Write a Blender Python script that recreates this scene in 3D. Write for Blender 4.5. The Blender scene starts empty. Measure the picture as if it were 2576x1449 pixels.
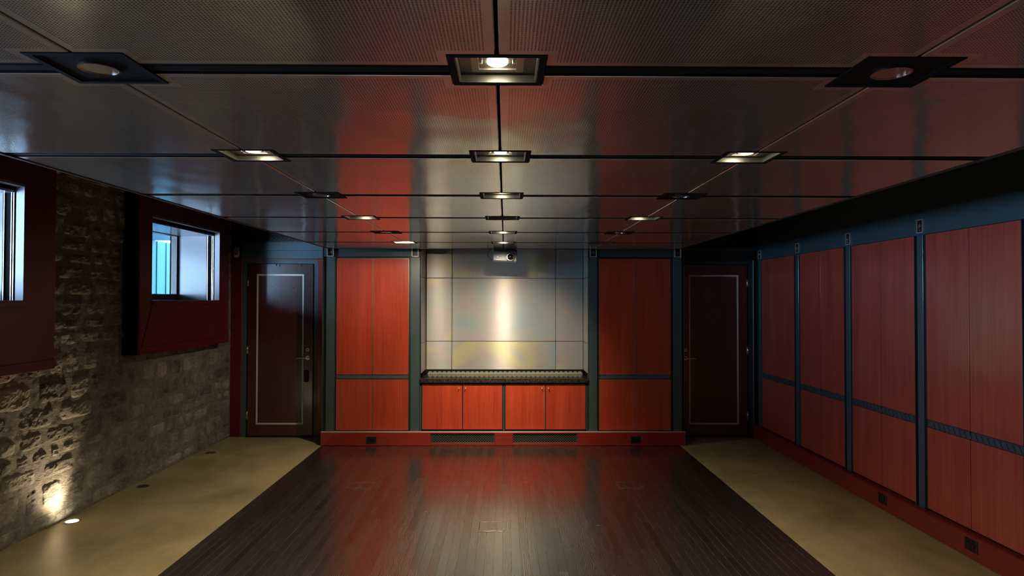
import bpy, math, random
import numpy as np
from mathutils import Vector, Matrix, noise
random.seed(7)
S = bpy.context.scene
COL = S.collection
# ------------------------------------------------------------------ camera
CAM_H = 1.65
th, ps, ro = math.radians(1.00462), math.radians(.57257), math.radians(.10353)
r0 = Vector((math.cos(ps), -math.sin(ps), 0))
f0 = Vector((math.sin(ps)*math.cos(th), math.cos(ps)*math.cos(th), math.sin(th)))
u0 = r0.cross(f0)
R = r0*math.cos(ro) + u0*math.sin(ro)
UPV = u0*math.cos(ro) - r0*math.sin(ro)
cd = bpy.data.cameras.new('camera')
cam = bpy.data.objects.new('camera', cd); COL.objects.link(cam)
M = Matrix((R, UPV, -f0)).transposed().to_4x4(); M.translation = (0, 0, CAM_H)
cam.matrix_world = M
cd.sensor_width = 36; cd.lens = 1700/2576*36; cd.clip_start = .02
S.camera = cam
# ------------------------------------------------------------------ sky, exposure
S.view_settings.view_transform = 'Standard'; S.view_settings.look = 'None'
S.view_settings.gamma = 1; S.view_settings.use_curve_mapping = False
S.view_settings.exposure = 1.1
W = bpy.data.worlds.new('sky'); S.world = W; W.use_nodes = True
bg = W.node_tree.nodes['Background']
bg.inputs[0].default_value = (.42, .68, 1.0, 1); bg.inputs[1].default_value = 20.0
S.cycles.max_bounces = 8; S.cycles.diffuse_bounces = 4; S.cycles.glossy_bounces = 5
S.cycles.transparent_max_bounces = 8; S.cycles.caustics_reflective = False; S.cycles.caustics_refractive = False
S.cycles.sample_clamp_indirect = 4.0
# lamp powers (watts) of the ceiling downlights, by (row, column); rows run away from the camera
WARM = (1.0, .83, .59)
LAMPS = {(-1,-1): 75, (-1,0): 60, (-1,1): 46,
         (0,0): 46, (1,-1): 52, (1,0): 42, (1,1): 26, (2,0): 34, (3,-1): 42, (3,1): 18,
         (4,0): 34, (5,-1): 50, (5,0): 125}
UPLIGHT_W = 16
ZC = 2.203                      # underside of the dropped metal ceiling
BEAM = [1.624 + .98*k for k in range(-1, 6)]
LX = (-.976, -.020, .938)
TOP = 2.62                      # real ceiling above

# ------------------------------------------------------------------ material helpers
class NT:
    def __init__(s, name):
        s.m = bpy.data.materials.new(name); s.m.use_nodes = True
        s.t = s.m.node_tree; s.n = s.t.nodes; s.b = s.n['Principled BSDF']
        s.x = 0
    def node(s, typ, **kw):
        n = s.n.new(typ)
        for k, v in kw.items():
            if k.startswith('i_'):
                key = k[2:].replace('_', ' ')
                n.inputs[int(key) if key.isdigit() else key].default_value = v
            else: setattr(n, k, v)
        return n
    def link(s, a, b): s.t.links.new(a, b)
    def coords(s, scale=(1,1,1), rand=True, kind='Object'):
        tc = s.node('ShaderNodeTexCoord'); mp = s.node('ShaderNodeMapping')
        s.link(tc.outputs[kind], mp.inputs[0]); mp.inputs['Scale'].default_value = scale
        if rand:
            oi = s.node('ShaderNodeObjectInfo'); m = s.node('ShaderNodeMath', operation='MULTIPLY', i_1=37.0)
            s.link(oi.outputs['Random'], m.inputs[0]); s.link(m.outputs[0], mp.inputs['Location'])
        return mp.outputs[0]
    def noise(s, vec, scale=5, detail=4, rough=.55, dist=0):
        n = s.node('ShaderNodeTexNoise'); n.inputs['Scale'].default_value = scale
        n.inputs['Detail'].default_value = detail; n.inputs['Roughness'].default_value = rough
        n.inputs['Distortion'].default_value = dist
        s.link(vec, n.inputs['Vector']); return n.outputs[0]
    def ramp(s, fac, stops):
        r = s.node('ShaderNodeValToRGB'); e = r.color_ramp.elements
        while len(e) < len(stops): e.new(.5)
        for el, (p, c) in zip(e, stops):
            el.position = p; el.color = (*c, 1) if len(c) == 3 else c
        s.link(fac, r.inputs[0]); return r.outputs[0]
    def mix(s, fac, a, b, mode='MIX'):
        m = s.node('ShaderNodeMix', data_type='RGBA', blend_type=mode)
        for v, i in ((fac, 0), (a, 6), (b, 7)):
            if isinstance(v, (int, float)): m.inputs[i].default_value = v
            elif isinstance(v, tuple): m.inputs[i].default_value = (*v, 1)
            else: s.link(v, m.inputs[i])
        return m.outputs[2]
    def math(s, op, a, b=0.0, c=None):
        m = s.node('ShaderNodeMath', operation=op)
        for i, v in enumerate((a, b) if c is None else (a, b, c)):
            if isinstance(v, (int, float)): m.inputs[i].default_value = v
            else: s.link(v, m.inputs[i])
        return m.outputs[0]
    def bump(s, h, dist=.002, strength=1.0, normal=None):
        b = s.node('ShaderNodeBump'); b.inputs['Distance'].default_value = dist; b.inputs['Strength'].default_value = strength
        s.link(h, b.inputs['Height'])
        if normal is not None: s.link(normal, b.inputs['Normal'])
        return b.outputs[0]
    def set(s, **kw):
        for k, v in kw.items():
            inp = s.b.inputs[k.replace('_', ' ')]
            if isinstance(v, (int, float)): inp.default_value = v
            elif isinstance(v, tuple): inp.default_value = (*v, 1) if len(v) == 3 else v
            else: s.link(v, inp)
        return s.m

def plain(name, col, rough=.5, metal=0.0, coat=0.0, var=.12, scale=9.0, bump=0.0, spec=.5):
    t = NT(name); v = t.coords()
    n = t.noise(v, scale, 4)
    c = t.mix(n, tuple(x*(1-var) for x in col), tuple(min(1, x*(1+var)) for x in col))
    r = t.math('ADD', t.math('MULTIPLY', n, .12), max(.02, rough-.06))
    kw = dict(Base_Color=c, Roughness=r, Metallic=metal, Coat_Weight=coat, Coat_Roughness=.12, Specular_IOR_Level=spec)
    if bump: kw['Normal'] = t.bump(t.noise(t.coords(), scale*12, 3), bump)
    return t.set(**kw)

def veneer(name, dark, light, axis=2, rough=.30, coat=.5, coat_rough=.12, coat_ior=1.5):
    t = NT(name)
    sc = [70, 70, 70]; sc[axis] = 1.6
    v = t.coords(tuple(sc)); n = t.noise(v, 1, 3, .55, .35)
    sc2 = [9, 9, 9]; sc2[axis] = .7
    n2 = t.noise(t.coords(tuple(sc2)), 1, 3)
    sc3 = [260, 260, 260]; sc3[axis] = 22
    n3 = t.noise(t.coords(tuple(sc3)), 1, 2)
    f = t.math('ADD', t.math('MULTIPLY', n, .5), t.math('ADD', t.math('MULTIPLY', n2, .4), t.math('MULTIPLY', n3, .12)))
    c = t.ramp(f, [(.36, dark), (.66, light)])
    return t.set(Base_Color=c, Roughness=rough, Coat_Weight=coat, Coat_Roughness=coat_rough, Coat_IOR=coat_ior, Normal=t.bump(n3, .0002, .5))

MAT = {}
MAT['red'] = veneer('red_veneer', (.34,.034,.013), (.54,.070,.027))
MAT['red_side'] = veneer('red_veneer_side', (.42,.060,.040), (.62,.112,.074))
MAT['door_red'] = veneer('door_veneer', (.050,.009,.009), (.085,.016,.015), rough=.32, coat=1.0, coat_rough=.16, coat_ior=1.7)
MAT['plinth'] = veneer('red_lacquered_wood', (.20,.014,.010), (.33,.031,.019), axis=0, rough=.3, coat=.7)
MAT['plinth_y'] = veneer('red_lacquered_wood_side', (.20,.015,.012), (.32,.030,.022), axis=1, rough=.35, coat=.5)
MAT['red_paint'] = plain('dark_red_paint', (.125,.008,.011), .42, coat=.08, var=.1)
MAT['green'] = plain('dark_green_steel', (.048,.076,.078), .40, coat=.15, var=.1)
MAT['green_dark'] = plain('dark_green_trim', (.026,.044,.046), .45, var=.1)
MAT['green_daylit'] = plain('daylit_green_steel', (.055,.105,.13), .38, coat=.3, var=.1)  # same green steel, with bluish window light put into the base colour
MAT['black'] = plain('black_paint', (.006,.007,.008), .45, var=.2)
MAT['black_matte'] = plain('black_matte', (.004,.004,.005), .85, var=.2, spec=.1)
MAT['black_gloss'] = plain('black_gloss', (.006,.006,.007), .12, var=.2)
MAT['bar_metal'] = plain('dark_blued_metal', (.085,.125,.15), .35, metal=.3, var=.2)
MAT['steel'] = plain('bright_steel', (.62,.60,.56), .25, metal=1.0, var=.1)
MAT['chrome'] = plain('chrome', (.78,.78,.78), .1, metal=1.0, var=.05)
MAT['edge'] = plain('aluminium_edge', (.42,.36,.33), .4, metal=.9, var=.1)
MAT['stripe'] = plain('pale_metal_inlay', (.80,.77,.72), .34, metal=.25, var=.05)
MAT['white'] = plain('white_plastic', (.62,.60,.56), .4, var=.05)
MAT['silver'] = plain('silver_plastic', (.11,.125,.13), .35, metal=.0, var=.06)
MAT['reveal'] = plain('pale_reveal_wood', (.085,.075,.090), .4, coat=.3, var=.08)
MAT['sash'] = plain('window_sash_paint', (.022,.006,.006), .4, var=.15)
MAT['plate'] = plain('satin_grey_metal', (.20,.20,.18), .35, metal=.7, var=.1)
MAT['mesh'] = plain('grille_metal', (.17,.18,.15), .4, metal=.5, var=.1)
MAT['bracket'] = plain('pale_grey_metal', (.50,.52,.46), .4, metal=.3, var=.08)
MAT['lip'] = plain('pale_window_lip', (.30,.29,.32), .4, var=.06)
MAT['ledge'] = plain('lit_plinth_lacquer', (.62,.44,.38), .22, coat=.5, var=.06)  # lit look of the plinth top put into a pale base colour
MAT['disc'] = plain('olive_grey_metal', (.38,.37,.29), .4, metal=.3, var=.12)
MAT['outside'] = plain('pale_blue_siding', (.014,.048,.064), .8, var=.1, scale=3, spec=.05)
MAT['cable'] = plain('cable_rubber', (.03,.03,.035), .5, var=.1)

def emit(name, col, strength):
    t = NT(name); return t.set(Base_Color=(0,0,0), Emission_Color=col, Emission_Strength=strength, Roughness=.3)
MAT['lamp'] = emit('lit_lamp_lens', (1, .88, .62), 26)
MAT['lamp_off'] = plain('unlit_lamp_lens', (.30,.30,.28), .1, metal=.4)

def metal_ceiling():
    t = NT('perforated_metal')
    tc = t.node('ShaderNodeTexCoord'); sep = t.node('ShaderNodeSeparateXYZ'); t.link(tc.outputs['Object'], sep.inputs[0])
    P = .0078
    # round holes on a square grid
    gx = t.math('SUBTRACT', t.math('FRACT', t.math('DIVIDE', sep.outputs[0], P)), .5)
    gy = t.math('SUBTRACT', t.math('FRACT', t.math('DIVIDE', sep.outputs[1], P*.9)), .5)
    d = t.math('SQRT', t.math('ADD', t.math('MULTIPLY', gx, gx), t.math('MULTIPLY', gy, gy)))
    hole = t.math('LESS_THAN', d, .265)
    at = t.node('ShaderNodeAttribute'); at.attribute_name = 'perf'
    hole = t.math('MULTIPLY', hole, at.outputs['Fac'])
    n = t.noise(t.coords((1,1,1), rand=False), 1.1, 2)
    c = t.mix(hole, (.66,.64,.60), (.035,.035,.035))
    big = t.noise(t.coords((2.2,1.1,1), rand=True), 1.0, 2, .5, .3)
    nb = t.bump(big, .03, .35)
    r = t.math('ADD', t.math('MULTIPLY', n, .05), .13)
    return t.set(Base_Color=c, Metallic=.62, Roughness=r, Normal=nb)
MAT['ceil'] = metal_ceiling()

def screen_metal():
    t = NT('brushed_screen_metal')
    v = t.coords((1.1,1.1,1.5), rand=True)
    n = t.noise(v, 1.4, 1, .5, .6)
    c = t.ramp(n, [(.25, (.20,.31,.36)), (.42, (.31,.34,.32)), (.55, (.36,.30,.31)), (.68, (.44,.41,.19)), (.85, (.24,.29,.42))])
    g = t.noise(t.coords((3,3,420), rand=True), 1, 2)
    c = t.mix(.35, c, t.mix(g, (.24,.25,.26), (.44,.45,.46)))
    tg = t.node('ShaderNodeTangent', direction_type='UV_MAP')
    t.set(Base_Color=c, Metallic=.28, Specular_IOR_Level=.3, Roughness=.42, Anisotropic=1.0, Anisotropic_Rotation=.25)
    t.link(tg.outputs[0], t.b.inputs['Tangent'])
    return t.m
MAT['screen'] = screen_metal()

def granite():
    t = NT('black_granite'); v = t.coords()
    vo = t.node('ShaderNodeTexVoronoi'); vo.inputs['Scale'].default_value = 210; t.link(v, vo.inputs['Vector'])
    n = t.noise(v, 90, 3)
    f = t.math('ADD', t.math('MULTIPLY', vo.outputs['Distance'], .6), t.math('MULTIPLY', n, .6))
    c = t.ramp(f, [(.42, (.005,.005,.005)), (.62, (.014,.013,.011)), (.80, (.10,.088,.062))])
    return t.set(Base_Color=c, Roughness=.12)
MAT['granite'] = granite()

def plank_mat():
    t = NT('dark_stained_oak')
    v = t.coords((26,2.0,1)); n = t.noise(v, 1, 3, .55, 1.3)
    ring = t.node('ShaderNodeTexWave', wave_type='BANDS', bands_direction='X'); ring.inputs['Scale'].default_value = 6
    ring.inputs['Distortion'].default_value = 14; ring.inputs['Detail'].default_value = 2; ring.inputs['Detail Scale'].default_value = .35
    t.link(t.coords((5.0,1.5,1)), ring.inputs['Vector'])
    fine = t.noise(t.coords((420,9,1)), 1, 2)
    oi = t.node('ShaderNodeObjectInfo')
    f = t.math('ADD', t.math('MULTIPLY', ring.outputs['Fac'], t.math('MULTIPLY', oi.outputs['Random'], .8)), t.math('ADD', t.math('MULTIPLY', n, .35), t.math('MULTIPLY', fine, .3)))
    c = t.ramp(f, [(.2, (.012,.009,.007)), (.8, (.052,.038,.028))])
    c = t.mix(t.math('MULTIPLY', oi.outputs['Random'], .5), c, (.012,.008,.006))
    worn = t.noise(t.coords((1.3,.6,1), rand=False), 1.2, 4, .6)
    r = t.math('ADD', t.math('MULTIPLY', f, .10), t.math('ADD', t.math('MULTIPLY', worn, .20), .12))
    return t.set(Base_Color=c, Roughness=r, Normal=t.bump(f, .0010, .65), Specular_IOR_Level=.9, Coat_Weight=1.0, Coat_IOR=2.3, Coat_Roughness=t.math('ADD', t.math('MULTIPLY', f, .12), .15), Coat_Normal=t.bump(f, .0009, .6))
MAT['plank'] = plank_mat()

def concrete():
    t = NT('sealed_concrete')
    v = t.coords((1,1,1), rand=False)
    a = t.noise(v, 1.6, 6, .62, .4); b = t.noise(t.coords((5,2,1), rand=False), 1.5, 5, .65, 1.0); d = t.noise(v, 60, 3)
    f = t.math('ADD', t.math('MULTIPLY', a, .55), t.math('ADD', t.math('MULTIPLY', b, .4), t.math('MULTIPLY', d, .08)))
    c = t.ramp(f, [(.36, (.24,.205,.105)), (.52, (.37,.31,.160)), (.68, (.47,.40,.22))])
    return t.set(Base_Color=c, Roughness=t.math('ADD', t.math('MULTIPLY', b, .2), .22), Normal=t.bump(d, .0006, .5))
MAT['concrete'] = concrete()

def stone(name, cols, sc):
    t = NT(name); v = t.coords((1,1,1), rand=True)
    a = t.noise(v, 7*sc, 6, .65, .3); b = t.noise(t.coords((1,1,2.4), rand=True), 24, 6, .7, .5); g = t.noise(v, 130, 3, .6)
    f = t.math('ADD', t.math('MULTIPLY', a, .5), t.math('ADD', t.math('MULTIPLY', b, .4), t.math('MULTIPLY', g, .14)))
    oi = t.node('ShaderNodeObjectInfo')
    f = t.math('ADD', f, t.math('MULTIPLY', t.math('SUBTRACT', oi.outputs['Random'], .5), .19))
    c = t.ramp(f, [(.36, cols[0]), (.51, cols[1]), (.66, cols[2])])
    h = t.math('ADD', t.math('MULTIPLY', b, .8), t.math('MULTIPLY', g, .25))
    return t.set(Base_Color=c, Roughness=.9, Normal=t.bump(h, .017, 1.0))
MAT['stone'] = stone('limestone', ((.085,.076,.064), (.245,.222,.185), (.46,.415,.345)), 1)
MAT['mortar'] = stone('lime_mortar', ((.15,.134,.110), (.27,.242,.200), (.41,.372,.310)), 1.5)

def glass():
    t = NT('window_glass'); n = t.n
    tr = t.node('ShaderNodeBsdfTransparent'); gl = t.node('ShaderNodeBsdfGlossy'); gl.inputs['Roughness'].default_value = .02
    fr = t.node('ShaderNodeFresnel'); fr.inputs[0].default_value = 1.45
    mx = t.node('ShaderNodeMixShader'); ge = t.node('ShaderNodeNewGeometry'); t.link(t.math('MULTIPLY', fr.outputs[0], t.math('SUBTRACT', 1.0, ge.outputs['Backfacing'])), mx.inputs[0]); t.link(tr.outputs[0], mx.inputs[1]); t.link(gl.outputs[0], mx.inputs[2])
    t.link(mx.outputs[0], t.n['Material Output'].inputs[0]); return t.m
MAT['glass'] = glass()

# ------------------------------------------------------------------ mesh helpers
class MB:
    def __init__(s): s.v = []; s.f = []; s.smooth = []
    def add(s, vs, fs, sm=False):
        o = len(s.v); s.v += [tuple(p) for p in vs]
        s.f += [tuple(i+o for i in f) for f in fs]; s.smooth += [sm]*len(fs); return s
    def box(s, x0, x1, y0, y1, z0, z1, c=0.0):
        lo = (min(x0,x1), min(y0,y1), min(z0,z1)); hi = (max(x0,x1), max(y0,y1), max(z0,z1))
        ctr = [(a+b)/2 for a, b in zip(lo, hi)]; h = [(b-a)/2 for a, b in zip(lo, hi)]
        c = min(c, .45*min(h)*2)
        sg = [(a, b, d) for a in (-1,1) for b in (-1,1) for d in (-1,1)]
        if c <= 0:
            vs = [tuple(ctr[i]+g[i]*h[i] for i in range(3)) for g in sg]
            ix = {g: i for i, g in enumerate(sg)}
            key = lambda g, a: ix[g]
        else:
            vs = []; ix = {}
            for g in sg:
                for a in range(3):
                    ix[(g, a)] = len(vs)
                    vs.append(tuple(ctr[i]+g[i]*(h[i] if i == a else h[i]-c) for i in range(3)))
            key = lambda g, a: ix[(g, a)]
        fs = []
        def mk(**k): return tuple(k['xyz'[i]] for i in range(3))
        for a in range(3):
            b, d = [i for i in range(3) if i != a]
            for s1 in (-1, 1):
                q = []
                for sb, sd in ((1,1), (-1,1), (-1,-1), (1,-1)):
                    g = [0,0,0]; g[a] = s1; g[b] = sb; g[d] = sd; q.append(key(tuple(g), a))
                fs.append(q)
            if c > 0:
                for sb in (-1,1):
                    for sd in (-1,1):
                        g1 = [0,0,0]; g1[a] = 1; g1[b] = sb; g1[d] = sd; g2 = list(g1); g2[a] = -1
                        g1 = tuple(g1); g2 = tuple(g2)
                        fs.append([key(g1,b), key(g2,b), key(g2,d), key(g1,d)])
        if c > 0:
            for g in sg: fs.append([key(g,0), key(g,1), key(g,2)])
        C3 = Vector(ctr); out = []
        for f in fs:
            p = [Vector(vs[i]) for i in f]; n = (p[1]-p[0]).cross(p[2]-p[0])
            fc = sum(p, Vector())/len(p)
            out.append(f if n.dot(fc-C3) > 0 else f[::-1])
        return s.add(vs, out)
    def prism(s, poly, ax, a0, a1):
        """extrude a 2-D polygon along axis ax; poly holds the two other coordinates in axis order"""
        n = len(poly); vs = []
        for a in (a0, a1):
            for p in poly:
                q = list(p); q.insert(ax, a); vs.append(tuple(q))
        fs = [tuple(range(n)), tuple(range(n, 2*n))] + [(i, (i+1) % n, n+(i+1) % n, n+i) for i in range(n)]
        # orient
        area = sum(poly[i][0]*poly[(i+1) % n][1]-poly[(i+1) % n][0]*poly[i][1] for i in range(n))
        flip = (area > 0) ^ (ax == 1) ^ (a1 < a0)
        out = [f for f in fs]
        if flip: out = [fs[0][::-1], fs[1]] + fs[2:]
        else: out = [fs[0], fs[1][::-1]] + [f[::-1] for f in fs[2:]]
        return s.add(vs, out)
    def cyl(s, c, ax, r, h, n=24, r2=None, sm=True):
        r2 = r if r2 is None else r2
        o = [i for i in range(3) if i != ax]; vs = []
        for k, rr in ((0, r), (1, r2)):
            for i in range(n):
                a = 2*math.pi*i/n; p = list(c); p[o[0]] += rr*math.cos(a); p[o[1]] += rr*math.sin(a); p[ax] += h*k; vs.append(tuple(p))
        side = [(i, (i+1) % n, n+(i+1) % n, n+i) for i in range(n)]
        cap = [tuple(range(n))[::-1], tuple(range(n, 2*n))]
        if (ax == 1) ^ (h < 0): side = [f[::-1] for f in side]; cap = [f[::-1] for f in cap]
        s.add(vs, side, sm); o2 = len(s.v)-2*n
        s.f += [tuple(i+o2 for i in f) for f in cap]; s.smooth += [False]*2; return s
    def ring(s, c, ax, ro_, ri, h, n=28):
        o = [i for i in range(3) if i != ax]; vs = []
        for rr, k in ((ro_,0),(ro_,1),(ri,1),(ri,0)):
            for i in range(n):
                a = 2*math.pi*i/n; p = list(c); p[o[0]] += rr*math.cos(a); p[o[1]] += rr*math.sin(a); p[ax] += h*k; vs.append(tuple(p))
        fs = []
        for j in range(4):
            for i in range(n):
                f = (j*n+i, j*n+(i+1) % n, ((j+1) % 4)*n+(i+1) % n, ((j+1) % 4)*n+i)
                fs.append(f[::-1] if (ax == 1) ^ (h < 0) else f)
        return s.add(vs, fs, False)
    def tube(s, pts, r, n=8):
        pts = [Vector(p) for p in pts]; vs = []; fs = []
        up = Vector((.13,.37,.92))
        for i, p in enumerate(pts):
            d = (pts[min(i+1, len(pts)-1)]-pts[max(i-1, 0)]).normalized()
            a = d.cross(up).normalized(); b = d.cross(a)
            for k in range(n):
                t = 2*math.pi*k/n; vs.append(p + a*r*math.cos(t) + b*r*math.sin(t))
        for i in range(len(pts)-1):
            for k in range(n):
                fs.append((i*n+k, i*n+(k+1) % n, (i+1)*n+(k+1) % n, (i+1)*n+k))
        fs += [tuple(range(n))[::-1], tuple(range((len(pts)-1)*n, len(pts)*n))]
        return s.add(vs, fs, True)
    def dome(s, c, r, h, n=24, m=5, sgn=1, ax=2, sq=1.0):
        """spherical-cap like cap, bulging sgn along axis ax"""
        o = [i for i in range(3) if i != ax]; vs = []; fs = []
        for j in range(m):
            t = j/m; rr = r*math.cos(t*math.pi/2); hh = h*math.sin(t*math.pi/2)
            for i in range(n):
                a = 2*math.pi*i/n; p = list(c); p[o[0]] += rr*math.cos(a); p[o[1]] += rr*math.sin(a)*sq; p[ax] += sgn*hh; vs.append(tuple(p))
        p = list(c); p[ax] += sgn*h; vs.append(tuple(p)); L = len(vs)-1
        for j in range(m-1):
            for i in range(n): fs.append((j*n+i, j*n+(i+1) % n, (j+1)*n+(i+1) % n, (j+1)*n+i))
        for i in range(n): fs.append(((m-1)*n+i, (m-1)*n+(i+1) % n, L))
        if (sgn < 0) ^ (ax == 1): fs = [f[::-1] for f in fs]
        return s.add(vs, fs, True)

def wloc(o):
    v = Vector((0,0,0))
    while o is not None: v = v + o.location; o = o.parent
    return v
def obj(name, mb, mat, parent=None, at=None, origin=None, mats=None):
    """links an MB, given in world coordinates, as one mesh object"""
    loc = Vector(origin) if origin is not None else (wloc(parent) if parent is not None else Vector((0,0,0)))
    me = bpy.data.meshes.new(name)
    me.from_pydata([tuple(Vector(p)-loc) for p in mb.v], [], mb.f)
    me.polygons.foreach_set('use_smooth', mb.smooth)
    me.materials.append(MAT[mat] if isinstance(mat, str) else mat)
    me.update()
    o = bpy.data.objects.new(name, me); COL.objects.link(o)
    if parent is not None: o.parent = parent; o.location = loc - wloc(parent)
    else: o.location = loc
    return o
def thing(name, label, cat, loc, group=None):
    o = bpy.data.objects.new(name, None); COL.objects.link(o); o.empty_display_size = .1
    o.location = loc; o['label'] = label; o['category'] = cat
    if group: o['group'] = group
    return o
def tag(o, label, cat, group=None):
    o['label'] = label; o['category'] = cat
    if group: o['group'] = group
    return o
def struct(name, mb, mat, label=None, cat=None):
    o = obj(name, mb, mat); o['kind'] = 'structure'
    if label: o['label'] = label
    if cat: o['category'] = cat
    return o
def struct_empty(name, loc=(0,0,0), label=None, cat=None):
    o = bpy.data.objects.new(name, None); COL.objects.link(o); o.location = loc; o['kind'] = 'structure'
    if label: o['label'] = label
    if cat: o['category'] = cat
    return o
def copy_tree(o, parent=None):
    c = o.copy(); COL.objects.link(c)
    if parent is not None: c.parent = parent
    for ch in list(o.children): copy_tree(ch, c)
    return c
def dup(root, loc, label, group=None):
    c = copy_tree(root); c.location = loc; c['label'] = label
    if group: c['group'] = group
    return c
def bx(*a): return MB().box(*a)
def uv_xz(o, axis=0):
    me = o.data; uv = me.uv_layers.new(name='UVMap')
    for lp in me.loops:
        p = me.vertices[lp.vertex_index].co
        uv.data[lp.index].uv = (p[axis], p.z)

# ================================================================== THE SETTING
# ---- floor of oak strips
XW0, XW1, YB = -2.071, 1.986, 7.667
fl = struct('floor', bx(XW0, XW1, -1.5, 8.0, -.05, -.012), 'black_matte', 'dark stained oak strip floor', 'floor')
NR = 71; PW = (XW1-XW0)/NR
for i in range(NR):
    x0 = XW0+i*PW; a = random.uniform(4.3, 5.5); b = random.uniform(5.9, 7.0)
    for y0, y1 in ((-1.5, a-1.4 if a > 5 else a-.8), (a-1.4 if a > 5 else a-.8, a), (a, b), (b, YB+.03)):
        obj('plank', bx(x0+.0002, x0+PW-.0002, y0+.0003, y1-.0003, -.012, random.uniform(-.0002, 0.0), .0005), 'plank', fl, origin=(x0, y0, 0))
# ---- concrete borders
cf = struct('floor', bx(-3.72, 3.2, -1.5, 8.4, -.09, -.052), 'concrete', 'olive polished concrete border of the floor', 'floor')
for x0, x1 in ((-3.40, XW0), (XW1, 3.08)):
    for y0, y1 in ((-1.5, 2.52), (2.52, 5.522), (5.522, 8.30)):
        obj('slab', bx(x0+.0006, x1-.0006, y0+.0015, y1-.0015, -.05, 0, .0015), 'concrete', cf)
# ---- stone wall on the left
WY0, WY1 = 2.2, 8.165
WIN = {1: (3.03, 4.45), 2: (6.05, 7.475), 3: (.06, 1.48)}          # y range of the openings
BOX = {1: (2.90, 4.757), 2: (5.855, 7.722), 3: (-.075, 1.79)}
def relief(y, z):
    a = noise.fractal((y*11, 3.1, z*17), .55, 2.15, 5)
    return a*.0045 + max(0, noise.noise((y*29, 7.7, z*53)))*.005
def in_open(y, z, m=.0): return any(a-m < y < b+m and 1.60-m < z < 2.42+m for a, b in WIN.values())
mb = MB(); st = .017; ny = int((WY1-WY0)/st)+1; nz = int(TOP/st)+1
for j in range(nz+1):
    for i in range(ny+1):
        y = min(WY0+i*st, WY1); z = min(j*st, TOP+.01)
        d = relief(y, z)*.9 + noise.noise((y*1.7, 9, z*1.7))*.004 - .003
        mb.v.append((-3.297+d, y, z))
for j in range(nz):
    for i in range(ny):
        y = WY0+(i+.5)*st; z = (j+.5)*st
        if in_open(y, z, .018): continue
        a = j*(ny+1)+i; mb.f.append((a, a+1, a+ny+2, a+ny+1)); mb.smooth.append(True)
mb.box(-3.34, -3.30, -1.5, .05, 0, TOP); mb.box(-3.34, -3.30, 1.49, WY0, 0, TOP); mb.box(-3.34, -3.30, .05, 1.49, 0, 1.6); mb.box(-3.34, -3.30, .05, 1.49, 2.42, TOP)
wl = struct('wall_left', mb, 'mortar', 'grey brown rubble stone wall with wide mortar joints', 'wall')
z = .0; row = 0
while z < TOP-.05:
    h = random.choice((.10,.12,.14,.16,.19,.22)); h = min(h, TOP-z)
    y = 3.9+random.uniform(-.2, .1)
    while y < WY1-.02:
        w = random.uniform(.14, .46)*(1.15 if h > .15 else .9); w = min(w, WY1-y)
        if WY1-(y+w) < .10: w = WY1-y
        yc, zc = y+w/2, z+h/2
        hid = any(a+.02 < y and y+w < b-.02 and z > 1.19 for a, b in BOX.values())
        cross = any(y < b+.02 and y+w > a-.02 and z+h > 1.60 and z < 2.42 for a, b in WIN.values())
        if not hid and not cross and w > .07:
            hw, hh = w/2-random.uniform(.004,.018), h/2-random.uniform(.003,.014)
            n, m = max(7, int(w/.016)), max(6, int(h/.014)); dep = random.uniform(.000, .007); sd = random.uniform(0, 99)
            tilt = random.uniform(-.012, .012); tz = random.uniform(-.014,.010)
            s_ = MB()
            for b in range(m+1):
                for a in range(n+1):
                    p, q = 2*a/n-1, 2*b/m-1
                    ee = max(abs(p), abs(q))
                    yy = yc+hw*p*(1+.10*noise.noise((q*1.6, sd, p*.5)))*(1-.10*q*q*(abs(p)**3))
                    zz = zc+hh*q*(1+.13*noise.noise((p*1.9, sd+5, q*.5)))*(1-.16*p*p*(abs(q)**3))
                    if 0 < zz < .004 or zz < 0: zz = .002
                    prof = max(0, 1-abs(p)**7)*max(0, 1-abs(q)**6)
                    rr = relief(yy, zz)*1.1 + noise.noise((yy*7, sd, zz*9))*.006
                    xx = -3.318 + prof*(.0222+dep*.9+rr+tilt*p*.2+tz*q*.06) 
                    s_.v.append((xx, yy, zz))
            for b in range(m):
                for a in range(n):
                    k = b*(n+1)+a; s_.f.append((k, k+1, k+n+2, k+n+1)); s_.smooth.append(False)
            obj('stone', s_, 'stone', wl, origin=(-3.29, yc, zc))
        y += w
    z += h; row += 1
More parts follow.
